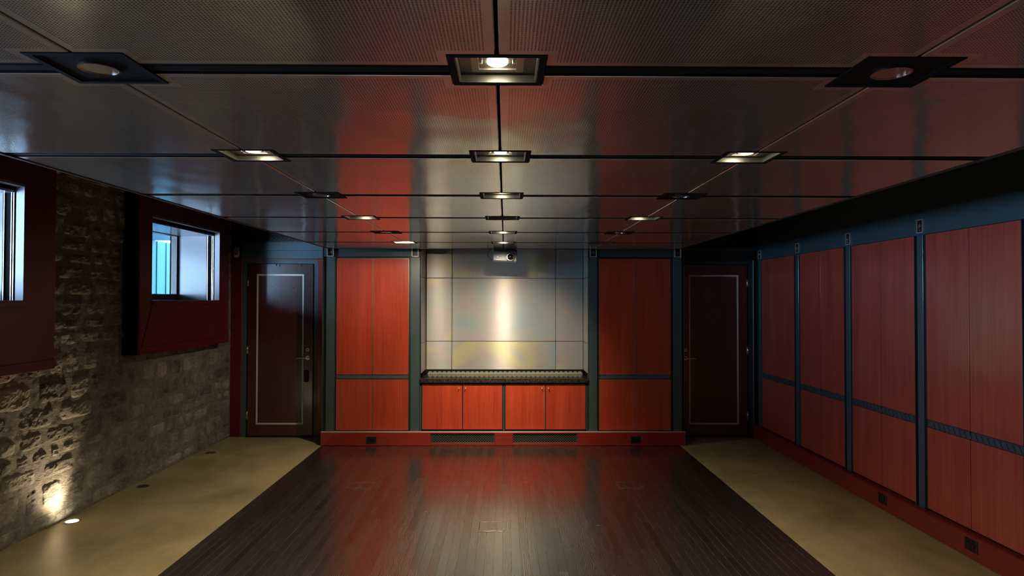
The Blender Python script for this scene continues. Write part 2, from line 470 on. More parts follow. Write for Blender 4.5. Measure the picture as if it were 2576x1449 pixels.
# ---- windows in deep red boxes
def window(n, y0, y1, a, b, label):
    """box y0..y1, opening a..b"""
    w = struct_empty('window_%d' % n, (-3.29, (y0+y1)/2, 1.165), label, 'window')
    XF = -3.148; zt = TOP-.005
    f = MB()
    f.box(XF-.02, XF, y0, a, 1.165, zt, .002); f.box(XF-.02, XF, b, y1, 1.165, zt, .002)
    f.box(XF-.02, XF, a, b, 2.401, zt); f.box(XF-.02, XF, a, b, 1.165, 1.632)
    obj('surround', f, 'red_paint', w)
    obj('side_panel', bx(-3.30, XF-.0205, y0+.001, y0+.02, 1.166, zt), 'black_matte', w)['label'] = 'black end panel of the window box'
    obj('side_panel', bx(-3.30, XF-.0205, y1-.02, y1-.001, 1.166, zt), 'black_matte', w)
    obj('bottom_panel', bx(-3.30, XF-.0205, y0+.021, y1-.021, 1.166, 1.18), 'red_paint', w)
    obj('bottom_rail', bx(XF, XF+.006, y0, y1, 1.165, 1.232, .002), 'red_paint', w)
    # splayed apron under the opening
    ap = MB().prism([(a, 1.585), (b, 1.585), (y1-.03, 1.236), (y0+.03, 1.236)], 0, XF, XF+.007)
    obj('apron', ap, 'red_paint', w)
    obj('sill', bx(-3.60, XF+.018, a-.0005, b+.0005, 1.600, 1.638, .003), 'red_paint', w)
    obj('sill_top', bx(-3.60, XF+.012, a+.002, b-.002, 1.638, 1.641), 'reveal', w)
    # reveal, with the lit lip, the black shade channel and its bright guides
    r = MB()
    r.box(-3.60, -3.292, b, b+.02, 1.60, 2.40); r.box(-3.60, -3.292, a-.02, a, 1.60, 2.40)
    obj('reveal', r, 'reveal', w)
    obj('soffit', bx(-3.60, -3.21, a, b, 2.345, 2.36), 'reveal', w)
    l = MB(); l.box(-3.202, XF-.001, b-.004, b+.02, 1.60, 2.40); l.box(-3.202, XF-.001, a-.02, a+.004, 1.60, 2.40)
    l.box(-3.202, XF-.001, a, b, 2.384, 2.4)
    obj('lip', l, 'lip', w)
    k = MB(); k.box(-3.292, -3.202, b+.004, b+.02, 1.60, 2.40); k.box(-3.292, -3.202, a-.02, a-.004, 1.60, 2.40)
    k.box(-3.30, -3.202, a-.02, b+.02, 2.385, 2.405)
    obj('shade_channel', k, 'black_matte', w)
    for s in (1, -1):
        e = b if s > 0 else a
        for xx in (-3.217, -3.232, -3.280):
            obj('shade_guide', bx(xx-.0025, xx+.0025, e-s*.006, e+s*.0035, 1.641, 2.38), 'steel', w)
    sm = MB()
    sm.box(-3.66, -3.60, a-.02, a+.035, 1.60, 2.42); sm.box(-3.66, -3.60, b-.040, b+.02, 1.60, 2.42)
    sm.box(-3.66, -3.60, a, b, 1.60, 1.705); sm.box(-3.66, -3.60, a, b, 2.338, 2.42)
    sa = obj('sash', sm, 'sash', w)
    obj('pane', bx(-3.640, -3.636, a+.035, b-.040, 1.705, 2.338), 'glass', sa)
    yc = (a+b)/2
    c = MB(); c.box(-3.60, -3.575, yc+.06, yc+.14, 1.6412, 1.70, .006); c.tube([(-3.575, yc+.10, 1.675), (-3.55, yc+.12, 1.70), (-3.54, yc+.16, 1.685)], .008)
    obj('crank', c, 'black', w)
    # window well outside
    ww = MB(); ztop = 2.469 if n == 2 else 1.35
    ww.box(-4.95, -4.90, a-.2, b+3.2 if n == 2 else b+.3, .9, ztop)
    ww.box(-4.90, -3.71, a-.2, b+3.2 if n == 2 else b+.3, .9, .95)
    well = obj('window_well', ww, 'outside', w)
    if n == 2:
        for i in range(17):
            yy = a+.1+i*.26
            obj('batten', bx(-4.90, -4.888, yy, yy+(.10 if i % 3 == 1 else .03), .95, ztop), 'outside', well)
    return w
window(1, *BOX[1], *WIN[1], 'dark red boxed window cut off by the left edge of the photo')
window(3, *BOX[3], *WIN[3], 'dark red boxed window beyond the left edge of the photo')
window(2, *BOX[2], *WIN[2], 'dark red boxed window nearest the left door')
# outer skin so that daylight only enters through the panes
sk = MB()
def skin(y0, y1, z0, z1): sk.box(-3.70, -3.662, y0, y1, z0-.05 if z0 == 0 else z0, z1)
skin(-1.5, WIN[3][0]-.01, 0, TOP+.1); skin(WIN[3][1]+.01, WIN[1][0]-.01, 0, TOP+.1); skin(WIN[1][1]+.01, WIN[2][0]-.01, 0, TOP+.1); skin(WIN[2][1]+.01, 8.4, 0, TOP+.1)
for a, b in WIN.values(): skin(a-.01, b+.01, 0, 1.61); skin(a-.01, b+.01, 2.41, TOP+.1)
struct('wall_outer', sk, 'black_matte')
for a, b in WIN.values():
    L = bpy.data.lights.new('window_portal', 'AREA'); L.shape = 'RECTANGLE'; L.size = b-a-.075; L.size_y = .633
    L.cycles.is_portal = True
    o = bpy.data.objects.new('window_portal', L); COL.objects.link(o); o.location = (-3.667, (a+b)/2, 2.02)
    o.rotation_euler = (math.pi/2, 0, -math.pi/2)
    Z = Vector((-1, 0, 0)); o.matrix_world = Matrix(((0,0,-1),(1,0,0),(0,-1,0))).to_4x4(); o.matrix_world.translation = (-3.667, (a+b)/2, 2.02)

struct('sky_blocker', bx(-6.2, -3.721, -3.0, 9.5, 2.47, 2.56), 'outside', 'unseen slab added outside to block the sky over the windows', 'light_blocker')  # unseen slab added to keep high sky light out of the windows
# ---- upper ceiling, rear wall, right wall, back wall
struct('ceiling', bx(-3.72, 3.2, -1.6, 8.5, TOP, TOP+.1), 'black_matte', 'black painted upper ceiling above the metal panels', 'ceiling')
struct('wall_rear', bx(-3.72, 3.2, -1.6, -1.5, -.09, TOP), 'red_paint')
struct('wall_right', bx(3.055, 3.16, -1.5, 8.3, 0, TOP), 'black', 'dark wall behind the right row of red panels', 'wall')
wb = MB()
wb.box(-3.66, -3.172, 8.175, 8.25, 0, TOP); wb.box(-2.20, 2.08, 8.20, 8.25, 0, TOP); wb.box(3.03, 3.16, 8.175, 8.25, 0, TOP); wb.box(-3.72, 3.2, 8.301, 8.42, -.09, TOP)
wb.box(-3.172, -2.20, 8.19, 8.25, 2.14, TOP); wb.box(2.08, 3.03, 8.19, 8.25, 2.14, TOP)
wb.box(-3.172, -2.20, 8.235, 8.30, 0, 2.14); wb.box(2.08, 3.03, 8.235, 8.30, 0, 2.14)
wbk = struct('wall_back', wb, 'black', 'dark end wall holding both doors', 'wall')
obj('wall_panel', bx(-3.33, -3.175, 8.160, 8.174, 0, 2.14), 'red_paint', wbk)['label'] = 'dark red panel between stone wall and left door'
# headers over the left door
struct('trim_1', bx(-3.176, -2.08, 8.160, 8.19, 2.143, 2.240, .002), 'green_daylit', 'lower green band above the left door', 'trim')
struct('trim_2', bx(-3.176, -2.08, 8.156, 8.19, 2.2405, 2.342, .002), 'green_daylit', 'upper green band above the left door', 'trim')
struct('trim_3', bx(2.08, 3.05, 8.150, 8.19, 2.246, 2.283, .002), 'green', 'thin grey green bar high above the right door', 'trim')
# diamond grille over the left door
def diamond(mb, x0, x1, z0, z1, y0, y1, px, pz, t):
    """flat diamond mesh in the x-z plane clipped to a rectangle"""
    def clip(p, q):
        a, b = 0.0, 1.0
        for i, lo, hi in ((0, x0, x1), (1, z0, z1)):
            d = q[i]-p[i]
            if abs(d) < 1e-9: continue
            s, e = (lo-p[i])/d, (hi-p[i])/d
            if s > e: s, e = e, s
            a, b = max(a, s), min(b, e)
        return (a, b) if b-a > 1e-4 else None
    H = z1-z0; run = H*px/pz
    n = int((x1-x0+run)/px)+2
    for s in (1, -1):
        for i in range(-n, n+1):
            xs = x0+i*px
            p, q = ((xs, z0), (xs+run, z1)) if s > 0 else ((xs+run, z0), (xs, z1))
            c = clip(p, q)
            if not c: continue
            A = Vector((p[0]+(q[0]-p[0])*c[0], p[1]+(q[1]-p[1])*c[0])); B = Vector((p[0]+(q[0]-p[0])*c[1], p[1]+(q[1]-p[1])*c[1]))
            d = (B-A).normalized(); w = Vector((-d.y, d.x))*t/2
            P = [A+w, A-w, B-w, B+w]
            mb.prism([(v.x, v.y) for v in P], 1, y0, y1)
    return mb
g = thing('vent_grille', 'dark diamond mesh grille high above the left door', 'grille', (-2.64, 8.18, 2.344))
obj('mesh', diamond(MB(), -3.17, -2.09, 2.344, 2.60, 8.178, 8.186, .052, .040, .006), 'green_dark', g)
gf = MB(); gf.box(-3.17, -2.09, 8.172, 8.188, 2.343, 2.352); gf.box(-3.17, -2.09, 8.172, 8.188, 2.592, 2.602)
obj('frame', gf, 'green_dark', g)
# ---- doors
def door(n, x0, x1, flip, label, framemat):
    d = struct_empty('door_%d' % n, ((x0+x1)/2, 8.17, 0), label, 'door')
    Y = 8.17
    f = MB()
    f.box(x0-.012, x0-.068 if not flip else x0-.06, Y-.006, Y+.03, 0, 2.0828); f.box(x1+.012, x1+.056, Y-.006, Y+.03, 0, 2.0828); f.box(x0-.068, x1+.056, Y-.006, Y+.03, 2.083, 2.128)
    obj('door_frame', f, framemat, d)
    if not flip:
        t = MB(); t.box(x0-.0785, x0-.0685, Y-.014, Y+.02, 0, 2.138, .002); t.box(x1+.0565, x1+.118, Y-.010, Y+.02, 0, 2.138, .002); t.box(x0-.0685, x1+.0565, Y-.014, Y+.02, 2.1285, 2.1415, .002)
        obj('casing', t, 'plinth', d)['label'] = 'red casing'
    else:
        t = MB(); t.box(x1+.058, x1+.072, Y-.03, Y+.02, 0, 2.135, .002)
        obj('casing', t, 'edge', d)
    lf = obj('door_leaf', bx(x0+.003, x1-.003, Y, Y+.04, .012, 2.078, .002), 'door_red', d)
    if not flip: sx0, sx1 = x0+.108, x1-.112
    else: sx0, sx1 = 2.222, 2.828
    s = MB(); z0, z1, w = .148, 1.955, .020
    s.box(sx0, sx0+w, Y-.005, Y, z0, z1, .0015); s.box(sx1-w, sx1, Y-.005, Y, z0, z1, .0015)
    s.box(sx0+w, sx1-w, Y-.005, Y, z0, z0+w, .0015); s.box(sx0+w, sx1-w, Y-.005, Y, z1-w, z1, .0015)
    obj('inlay_frame', s, 'stripe', lf)['label'] = 'pale metal inlay rectangle'
    hx = x0 if not flip else x1
    for hz in (1.86, 1.045, .255):
        h = MB().cyl((hx, Y-.007, hz-.052), 2, .0065, .104, 12); h.box(hx-.014, hx+.014, Y-.003, Y-.0005, hz-.05, hz+.05)
        obj('hinge', h, 'steel', d)
    kx = x1-.063 if not flip else x0+.063; sg = -1 if not flip else 1
    h = MB().cyl((kx, Y, .949), 1, .026, -.010, 24); h.cyl((kx, Y-.010, .949), 1, .011, -.038, 16)
    h.box(kx-.012, kx+sg*.115, Y-.060, Y-.046, .940, .958, .004)
    obj('lever_handle', h, 'chrome', lf)
    b = MB().cyl((kx, Y, 1.046), 1, .025, -.014, 20, .021); b.ring((kx, Y-.014, 1.046), 1, .015, .010, -.006)
    db = obj('deadbolt', b, 'chrome', lf)
    obj('keyhole', MB().cyl((kx, Y-.0145, 1.046), 1, .009, -.003, 12), 'black', db)
    obj('threshold', bx(x0-.01, x1+.01, Y-.03, Y+.04, 0.0, .011, .002), 'black', d)
    return d, lf
d1, leaf1 = door(1, -3.100, -2.312, False, 'dark red door with pale metal inlay in the left corner beside the stone wall', 'green_daylit')
d2, leaf2 = door(2, 2.118, 2.938, True, 'almost black door with pale metal inlay in the right corner', 'green_dark')
# blistered paint on the left door
bl = MB()
for px, pz, r in ((-2.80,1.80,.008), (-2.55,1.79,.012), (-2.78,1.62,.016), (-2.745,1.63,.014), (-2.73,1.60,.009), (-2.73,1.51,.014), (-2.59,1.48,.011), (-2.53,1.50,.011),
                  (-2.62,1.44,.009), (-2.76,2.065,.012), (-2.72,2.06,.014), (-2.50,2.062,.010), (-2.46,2.06,.014), (-2.77,1.38,.008), (-2.60,1.33,.012), (-2.53,1.30,.010), (-2.86,1.72,.007)):
    bl.dome((px, 8.17, pz), r*.6, .006, 10, 3, -1, 1, 1.7)
o = obj('paint_blisters', bl, 'door_red', leaf1); o['kind'] = 'stuff'
obj('strike_plate', bx(-2.309, -2.298, 8.160, 8.164, .95, 1.07), 'black', d1)
obj('door_latch_plate', bx(-2.385-.028, -2.385+.022, 8.150, 8.1695, .66, .80, .006), 'black', leaf1).name = 'latch_box'  # small black box on the door leaf

# ---- dropped metal ceiling tray
tray = struct_empty('ceiling', (0, 0, ZC), 'dropped ceiling of dull perforated metal panels', 'ceiling')
TXL, TXR, TYB = -1.905, 1.860, 7.30
xs_ = [(TXL, LX[0]-.004), (LX[0]+.004, LX[1]-.004), (LX[1]+.004, LX[2]-.004), (LX[2]+.004, TXR)]
rows = [(-.30, BEAM[0]-.037)] + [(BEAM[i]+.037, BEAM[i+1]-.037) for i in range(6)] + [(BEAM[6]+.037, TYB)]
NX, NY = .114, .108     # half size of the fixture openings
for ri, (y0, y1) in enumerate(rows):
    for ci, (x0, x1) in enumerate(xs_):
        nl, nr = (ci > 0), (ci < 3)           # fixture at that side
        near, far = ri > 0, ri < 7
        P = []
        ax, bxx = (LX[ci-1]+NX if nl else x0), (LX[ci]-NX if nr else x1)
        yn, yf = (BEAM[ri-1]+NY if near else y0), (BEAM[ri]-NY if far else y1)
        P += [(x0, yn), (ax, yn), (ax, y0)] if (nl and near) else [(x0, y0)]
        P += [(bxx, y0), (bxx, yn), (x1, yn)] if (nr and near) else [(x1, y0)]
        P += [(x1, yf), (bxx, yf), (bxx, y1)] if (nr and far) else [(x1, y1)]
        P += [(ax, y1), (ax, yf), (x0, yf)] if (nl and far) else [(x0, y1)]
        # flat margin + perforated field: the polygon, bevelled edge, and an inner field quad strip
        m = MB(); n = len(P); c = .0022
        def inset(d):
            out = []
            for i in range(n):
                p0, p1, p2 = (Vector(P[i-1]), Vector(P[i]), Vector(P[(i+1) % n]))
                e1 = (p1-p0).normalized(); e2 = (p2-p1).normalized()
                n1 = Vector((-e1.y, e1.x)); n2 = Vector((-e2.y, e2.x))
                out.append(p1+n1*d+n2*d)
            return out
        I1 = inset(c); I2 = inset(.022)
        vs = [(p[0], p[1], ZC+.012) for p in P] + [(p[0], p[1], ZC+c) for p in P] + [(p.x, p.y, ZC) for p in I1] + [(p.x, p.y, ZC) for p in I2]
        fs = []
        for lv in range(3):
            for i in range(n):
                fs.append((lv*n+i, lv*n+(i+1) % n, (lv+1)*n+(i+1) % n, (lv+1)*n+i)[::-1])
        fs.append(tuple(range(3*n, 4*n))[::-1])
        m.add(vs, fs)
        o = obj('ceiling_panel', m, 'ceil', tray, origin=((x0+x1)/2, (y0+y1)/2, ZC))
        at = o.data.attributes.new('perf', 'FLOAT', 'FACE')
        at.data.foreach_set('value', [0.0]*(3*n)+[1.0])
# black rails in the gaps across the room, grooves along it
for yb in BEAM:
    edges = [TXL] + [v for x in LX for v in (x-NX-.001, x+NX+.001)] + [TXR]
    for i in range(0, len(edges), 2):
        b = MB(); b.box(edges[i], edges[i+1], yb-.036, yb+.036, ZC+.006, ZC+.016)
        b.box(edges[i], edges[i+1], yb-.036, yb-.030, ZC+.0005, ZC+.006); b.box(edges[i], edges[i+1], yb+.030, yb+.036, ZC+.0005, ZC+.006)
        b.box(edges[i], edges[i+1], yb-.020, yb+.020, ZC+.002, ZC+.006, .001)
        obj('cross_rail', b, 'black_matte', tray)
light_block = MB(); light_block.box(TXL, TXR, -.3, TYB, ZC+.045, ZC+.055); light_block.box(TXL+.35, TXR-.35, -.2, TYB-.3, ZC+.0551, TOP-.001); light_block.box(TXL-.002, TXL+.012, -.3, TYB, ZC+.0125, ZC+.045); light_block.box(TXR-.012, TXR+.002, -.3, TYB, ZC+.0125, ZC+.045); light_block.box(TXL, TXR, TYB-.012, TYB+.002, ZC+.0125, ZC+.045)  # unseen plate and tall box added above the panels to block light
obj('tray_light_block', light_block, 'black_matte', tray)
et = MB(); et.box(TXL-.018, TXL-.002, -.3, TYB, ZC-.004, ZC+.030, .002); et.box(TXR+.002, TXR+.018, -.3, TYB, ZC-.004, ZC+.030, .002); et.box(TXL-.018, TXR+.018, TYB+.002, TYB+.016, ZC-.004, ZC+.030, .002)
obj('edge_trim', et, 'black', tray)
ee = MB(); ee.box(TXL-.024, TXL-.018, -.3, TYB, ZC-.002, ZC+.030); ee.box(TXR+.018, TXR+.024, -.3, TYB, ZC-.002, ZC+.030)
obj('edge_bead', ee, 'plate', tray)

# ---- plinths / baseboards
pb = MB()
for x0, x1 in ((-2.081, -.842), (-.116, .091), (.815, 2.050)): pb.box(x0, x1, YB, YB+.09, .0005, .150, .004)
bb = struct('baseboard_back', pb, 'plinth', 'glossy red plinth under the central cabinets', 'baseboard')
p2 = MB(); p2.box(-.842, -.116, YB+.002, YB+.09, .138, .1498, .002); p2.box(.091, .815, YB+.002, YB+.09, .138, .1498, .002)
p2.box(-.842, -.116, YB+.004, YB+.09, .0005, .030, .002); p2.box(.091, .815, YB+.004, YB+.09, .0005, .030, .002)
p2.box(-.842, .815, YB+.075, YB+.09, .0301, .1379)
obj('rail', p2, 'plinth', bb)
obj('ledge', bx(-2.078, 2.047, YB+.002, YB+.05, .1502, .1565, .001), 'ledge', bb)['label'] = 'plinth ledge strip with its lit brightness painted in'
br = struct('baseboard_right', bx(2.974, 3.052, -1.4, 8.16, .0005, .152, .006), 'plinth_y', 'dark red plinth along the right wall', 'baseboard')
struct('trim_4', bx(3.030, 3.052, -1.4, 8.10, 2.128, TOP-.01, .002), 'green_daylit', 'green header band above the right row of panels', 'trim')
hb = MB(); hb.box(-2.085, -.965, 7.725, 7.75, 2.140, 2.40, .002); hb.box(.945, 2.06, 7.725, 7.75, 2.140, 2.40, .002)
struct('trim_5', hb, 'green_dark', 'green header band above the central cabinets', 'trim')

# ================================================================== THINGS
# ---- posts with bolted brackets
def bracket(parent, c, axis):
    """little framed box with a star bolt; c = centre of its face, axis = the way it looks (-1y or -1x)"""
    def mk(a0, a1, d0, d1, z0, z1, ch=0):
        if axis == 'y': return MB().box(c[0]+a0, c[0]+a1, c[1]+d0, c[1]+d1, c[2]+z0, c[2]+z1, ch)
        return MB().box(c[0]+d0, c[0]+d1, c[1]+a0, c[1]+a1, c[2]+z0, c[2]+z1, ch)
    w, h, t = .038, .050, .007
    f = MB()
    dd = -.03 if axis == 'y' else -.010
    for q in ((-w, w, dd, 0, -h, -h+t), (-w, w, dd, 0, h-t, h), (-w, -w+t, dd, 0, -h+t, h-t), (w-t, w, dd, 0, -h+t, h-t)):
        m = mk(*q); f.add(m.v, m.f)
    br = obj('bracket', f, 'bracket', parent)
    m = mk(-w+t, w-t, -.004, 0, -h+t, h-t); obj('bracket_back', m, 'black', br)
    s = MB()
    for k in range(8):
        a = k*math.pi/4; p = (math.cos(a), math.sin(a))
        A, B = [(p[0]*r, p[1]*r) for r in (.008, .022)]
        if axis == 'y': pts = [(c[0]+A[0], c[1]-.009, c[2]+A[1]), (c[0]+B[0], c[1]-.006, c[2]+B[1])]
        else: pts = [(c[0]-.009, c[1]+A[0], c[2]+A[1]), (c[0]-.006, c[1]+B[0], c[2]+B[1])]
        s.tube(pts, .0014, 6)
    s.dome((c[0], c[1]-.004, c[2]) if axis == 'y' else (c[0]-.004, c[1], c[2]), .007, .012, 12, 4, -1, 1 if axis == 'y' else 0)
    s.dome((c[0], c[1]-.004, c[2]-.028) if axis == 'y' else (c[0]-.004, c[1], c[2]-.028), .005, .010, 10, 4, -1, 1 if axis == 'y' else 0)
    obj('star_bolt', s, 'chrome', br)
YF = 7.720
def post_back(xo0, xf0, xf1, xo1, label):
    p = thing('steel_post', label, 'post', ((xf0+xf1)/2, YF, .156), 'green metal posts of the cabinet wall')
    b = MB(); b.box(xo0, xo1, YF+.030, YF+.05, .1565, 2.39); b.box(xo0, xo0+.006, YF-.004, YF+.03, .1565, 2.39); b.box(xo1-.006, xo1, YF-.004, YF+.03, .1565, 2.39)
    obj('channel', b, 'green_dark', p)
    obj('face', bx(xf0, xf1, YF-.010, YF+.03, .1565, 2.135, .002), 'green', p)
    f2 = bx(xf0+.01, xf1-.01, YF+.0, YF+.0295, 2.1355, 2.39); obj('upper_face', f2, 'black', p)
    bracket(p, ((xf0+xf1)/2, YF-.004, 2.190), 'y')
    return p
post_back(-2.083, -2.036, -1.940, -1.930, 'dark green metal post at the left end of the central cabinet wall')
post_back(-1.095, -1.076, -.975, -.968, 'green metal post directly left of the brushed metal alcove')
post_back(.948, .957, 1.052, 1.070, 'green metal post directly right of the brushed metal alcove')
post_back(1.897, 1.921, 2.020, 2.047, 'dark green metal post at the right end of the central cabinet wall')

# ---- knurled pull rail
def knurl(mb, L0, L1, z0, z1, face, ax, dep=.006, pitch=.0535):
    """slanted ribs along a rail; ax = 0: rail along x facing -y, ax = 1: along y facing -x"""
    n = int((L1-L0)/pitch)
    for i in range(n):
        a = L0+i*pitch+.006; s = .022
        q = [(a, z0+.004), (a+pitch*.72, z0+.004), (a+pitch*.72+s, z1-.004), (a+s, z1-.004)]
        q = [(min(u, L1), v) for u, v in q]
        if ax == 0: mb.prism(q, 1, face-dep, face)
        else: mb.prism(q, 0, face-dep, face)
    return mb
# ---- tall panelled cabinets of the central wall
def cab_back(x0, xs, x1, label):
    c = thing('tall_cabinet', label, 'cabinet', ((x0+x1)/2, YF, .156), 'tall red cabinets beside the alcove')
    obj('carcass', bx(x0-.003, x1+.003, YF+.020, YF+.40, .158, 2.134), 'black', c)
    e = MB()
    for a, b in ((x0, xs-.002), (xs+.002, x1)):
        for z0, z1, nm in ((.166, .744, 'lower_door'), (.798, 2.120, 'upper_door')):
            d = obj(nm, bx(a, b, YF, YF+.019, z0, z1, .0015), 'red', c, origin=(a, YF, z0))
            t = MB(); t.box(a-.0001, a+.003, YF-.001, YF+.002, z0, z1); t.box(b-.003, b+.0001, YF-.001, YF+.002, z0, z1); t.box(a, b, YF-.001, YF+.002, z1-.003, z1+.0001); t.box(a, b, YF-.001, YF+.002, z0-.0001, z0+.003)
            obj('edging', t, 'edge', d)
    r = bx(x0, x1, YF+.006, YF+.02, .749, .793); knurl(r, x0, x1, .750, .792, YF+.006, 0, .004)
    obj('pull_rail', r, 'bar_metal', c)
cab_back(-1.920, -1.506, -1.100, 'tall red veneered cabinet between the left door and the alcove')
cab_back(1.074, 1.482, 1.890, 'tall red veneered cabinet between the alcove and the right door')
# ---- low cabinets under the counter
def low_cab(x0, xm, x1, label):
    c = thing('low_cabinet', label, 'cabinet', ((x0+x1)/2, YF, .156), 'low red cabinets under the granite counter')
    k = MB(); k.box(x0-.006, x1+.006, YF+.020, YF+.42, .158, .700)
    obj('carcass', k, 'black', c)
    for a, b, kx in ((x0, xm-.004, xm-.040), (xm+.004, x1, xm+.034)):
        d = obj('door', bx(a, b, YF, YF+.019, .176, .686, .0015), 'red', c, origin=(a, YF, .176))
        kn = MB().cyl((kx, YF, .647), 1, .004, -.022, 12); kn.cyl((kx, YF-.022, .647), 1, .0068, -.010, 16)
        obj('knob', kn, 'bracket', d)
        t = MB(); t.box(a, a+.0025, YF-.001, YF+.001, .176, .686); t.box(b-.0025, b, YF-.001, YF+.001, .176, .686); t.box(a, b, YF-.001, YF+.001, .6835, .6862)
        obj('edging', t, 'edge', d)
low_cab(-.943, -.482, -.030, 'low red cabinet with two knobbed doors, left half under the counter')
low_cab(.004, .460, .918, 'low red cabinet with two knobbed doors, right half under the counter')
dv = MB(); dv.box(-.021, -.005, YF+.004, YF+.018, .160, .676, .001); dv.box(-.966, -.952, YF+.004, YF+.018, .160, .676, .001); dv.box(.927, .941, YF+.004, YF+.018, .160, .676, .001)
struct('trim_6', dv, 'green', 'green upright strips beside the low cabinet doors', 'trim')
# ---- granite counter and scalloped strip
ct = tag(obj('countertop', bx(-.967, .947, 7.690, 8.186, .7065, .753, .004), 'granite', origin=(0, 7.9, .7065)), 'black speckled granite counter across the alcove', 'countertop')
bs = thing('backsplash_strip', 'low black strip of overlapping grey discs at the back of the counter', 'backsplash', (0, 8.17, .7535))
obj('backing', bx(-.955, .945, 8.168, 8.186, .7535, .806), 'black', bs)
proto = None
for i in range(33):
    x = -.90+i*.0563
    if proto is None:
        n = 14; pts = [(x+.031*math.cos(math.pi*k/n), .7545+.034*math.sin(math.pi*k/n)) for k in range(n+1)]
        proto = obj('disc', MB().prism(pts, 1, 8.160, 8.1675), 'disc', bs, origin=(x, 8.16, .7545))
    else:
        c = proto.copy(); COL.objects.link(c); c.parent = bs; c.location = Vector((x, 8.160-(i % 2)*.002, .7545))-wloc(bs)
# ---- brushed metal cladding of the alcove
sc = thing('metal_cladding', 'brushed metal panels lining the central alcove above the counter', 'wall panel', (0, 8.15, .808))
cols = [(-.950, -.643), (-.639, .608), (.612, .940)]; rws = [(.809, 1.147), (1.151, 1.908), (1.912, 2.30)]
for a, b in cols:
    for z0, z1 in rws:
        p = bx(a, b, 8.150, 8.160, z0, z1, .0045); o = obj('panel', p, 'screen', sc, origin=((a+b)/2, 8.15, z0)); uv_xz(o)
obj('backing', bx(-.962, .950, 8.164, 8.176, .807, 2.34), 'black_matte', sc)
for xx, s in ((-.962, 1), (.950, -1)):
    for z0, z1 in rws:
        p = bx(xx, xx+s*.008, 7.742, 8.148, z0, z1, .003); o = obj('side_panel', p, 'screen', sc, origin=(xx, 7.9, z0)); uv_xz(o, 1)
# ---- projector hung over the counter
PX, PY, PZ = -.003, 7.42, 2.128
pr = thing('projector', 'silver video projector hanging upside down in front of the metal alcove', 'projector', (PX, PY, PZ))
def L(x0, x1, y0, y1, z0, z1, c=0): return bx(PX+x0, PX+x1, PY+y0, PY+y1, PZ+z0, PZ+z1, c)
obj('body', L(-.132, .130, -.10, .13, -.060, .050, .008), 'silver', pr)
obj('top_case', L(-.128, .128, -.098, .128, .0505, .070, .006), 'black', pr)
obj('lens_recess', L(.020, .098, -.1035, -.1002, -.052, .036, .002), 'black', pr)
lb = MB().ring((PX+.058, PY-.100, PZ-.012), 1, .043, .033, -.030, 32)
obj('lens_ring', lb, 'chrome', pr)
obj('lens', MB().dome((PX+.058, PY-.112, PZ-.012), .033, .012, 24, 5, -1, 1), 'black_gloss', pr)
for i in range(7):
    obj('vent_slat', L(-.058+i*.0105, -.052+i*.0105, -.1045, -.1002, -.036, .034), 'bar_metal', pr)
obj('sensor_window', MB().cyl((PX-.083, PY-.1002, PZ-.018), 1, .012, -.004, 16), 'black_gloss', pr)
obj('front_strip', L(-.10, -.035, -.1035, -.1002, -.050, -.045), 'white', pr)
mt = L(-.09, .11, -.05, .09, .0705, .080); mt.cyl((PX+.01, PY+.02, PZ+.080), 2, .020, TOP-PZ-.081, 20)
mt.box(PX-.05, PX+.07, PY-.04, PY+.08, TOP-.012, TOP-.001)
obj('ceiling_mount', mt, 'black', pr)
cb = []
for i in range(15):
    t = i/14; a = math.pi*(.5+t*1.05)
    cb.append((PX-.125+.065*math.cos(a), PY+.05, PZ+.02+.062*math.sin(a)))
obj('cable', MB().tube(cb, .006), 'cable', pr); obj('cable', MB().tube([(x+.012, y+.02, z*1.0-.004) for x, y, z in cb], .0045), 'white', pr)
for o_ in pr.children: pass
pr.rotation_euler = (0, math.radians(2.8), math.radians(1.0))
# ---- panelled bays along the right wall
XR = 3.022
PY_ = [8.005-1.0375*i for i in range(8)]        # post centres along the wall
names_post = ['dark green metal post in the right rear corner beside the dark door', 'green metal post farthest along the right wall, second from the corner',
              'green metal post in the middle of the right wall', 'widest, nearest green metal post on the right wall']
def post_right(y, label):
    p = thing('steel_post', label, 'post', (XR, y, .1525), 'green metal posts of the right wall')
    b = MB(); b.box(XR+.024, XR+.030, y-.066, y+.066, .1526, 2.127); b.box(XR-.002, XR+.024, y-.068, y-.062, .1526, 2.127); b.box(XR-.002, XR+.024, y+.062, y+.068, .1526, 2.127)
    obj('channel', b, 'green_dark', p)
    obj('face', bx(XR-.002, XR+.0235, y-.036, y+.034, .1526, 2.127, .002), 'green_daylit', p)
    bracket(p, (XR+.008, y-.001, 2.192), 'x')
    return p
pp = post_right(PY_[0], names_post[0])
for i in range(1, 5):
    lab = names_post[i] if i < 4 else 'green metal post of the right wall, beyond the right edge of the photo'
    dup(pp, (XR, PY_[i], .1525), lab)
bay_lab = ['red panelled bay farthest back on the right wall, beside the dark door', 'red panelled bay second from the dark door on the right wall',
           'red panelled bay third from the dark door on the right wall', 'largest red panelled bay at the right edge of the photo']
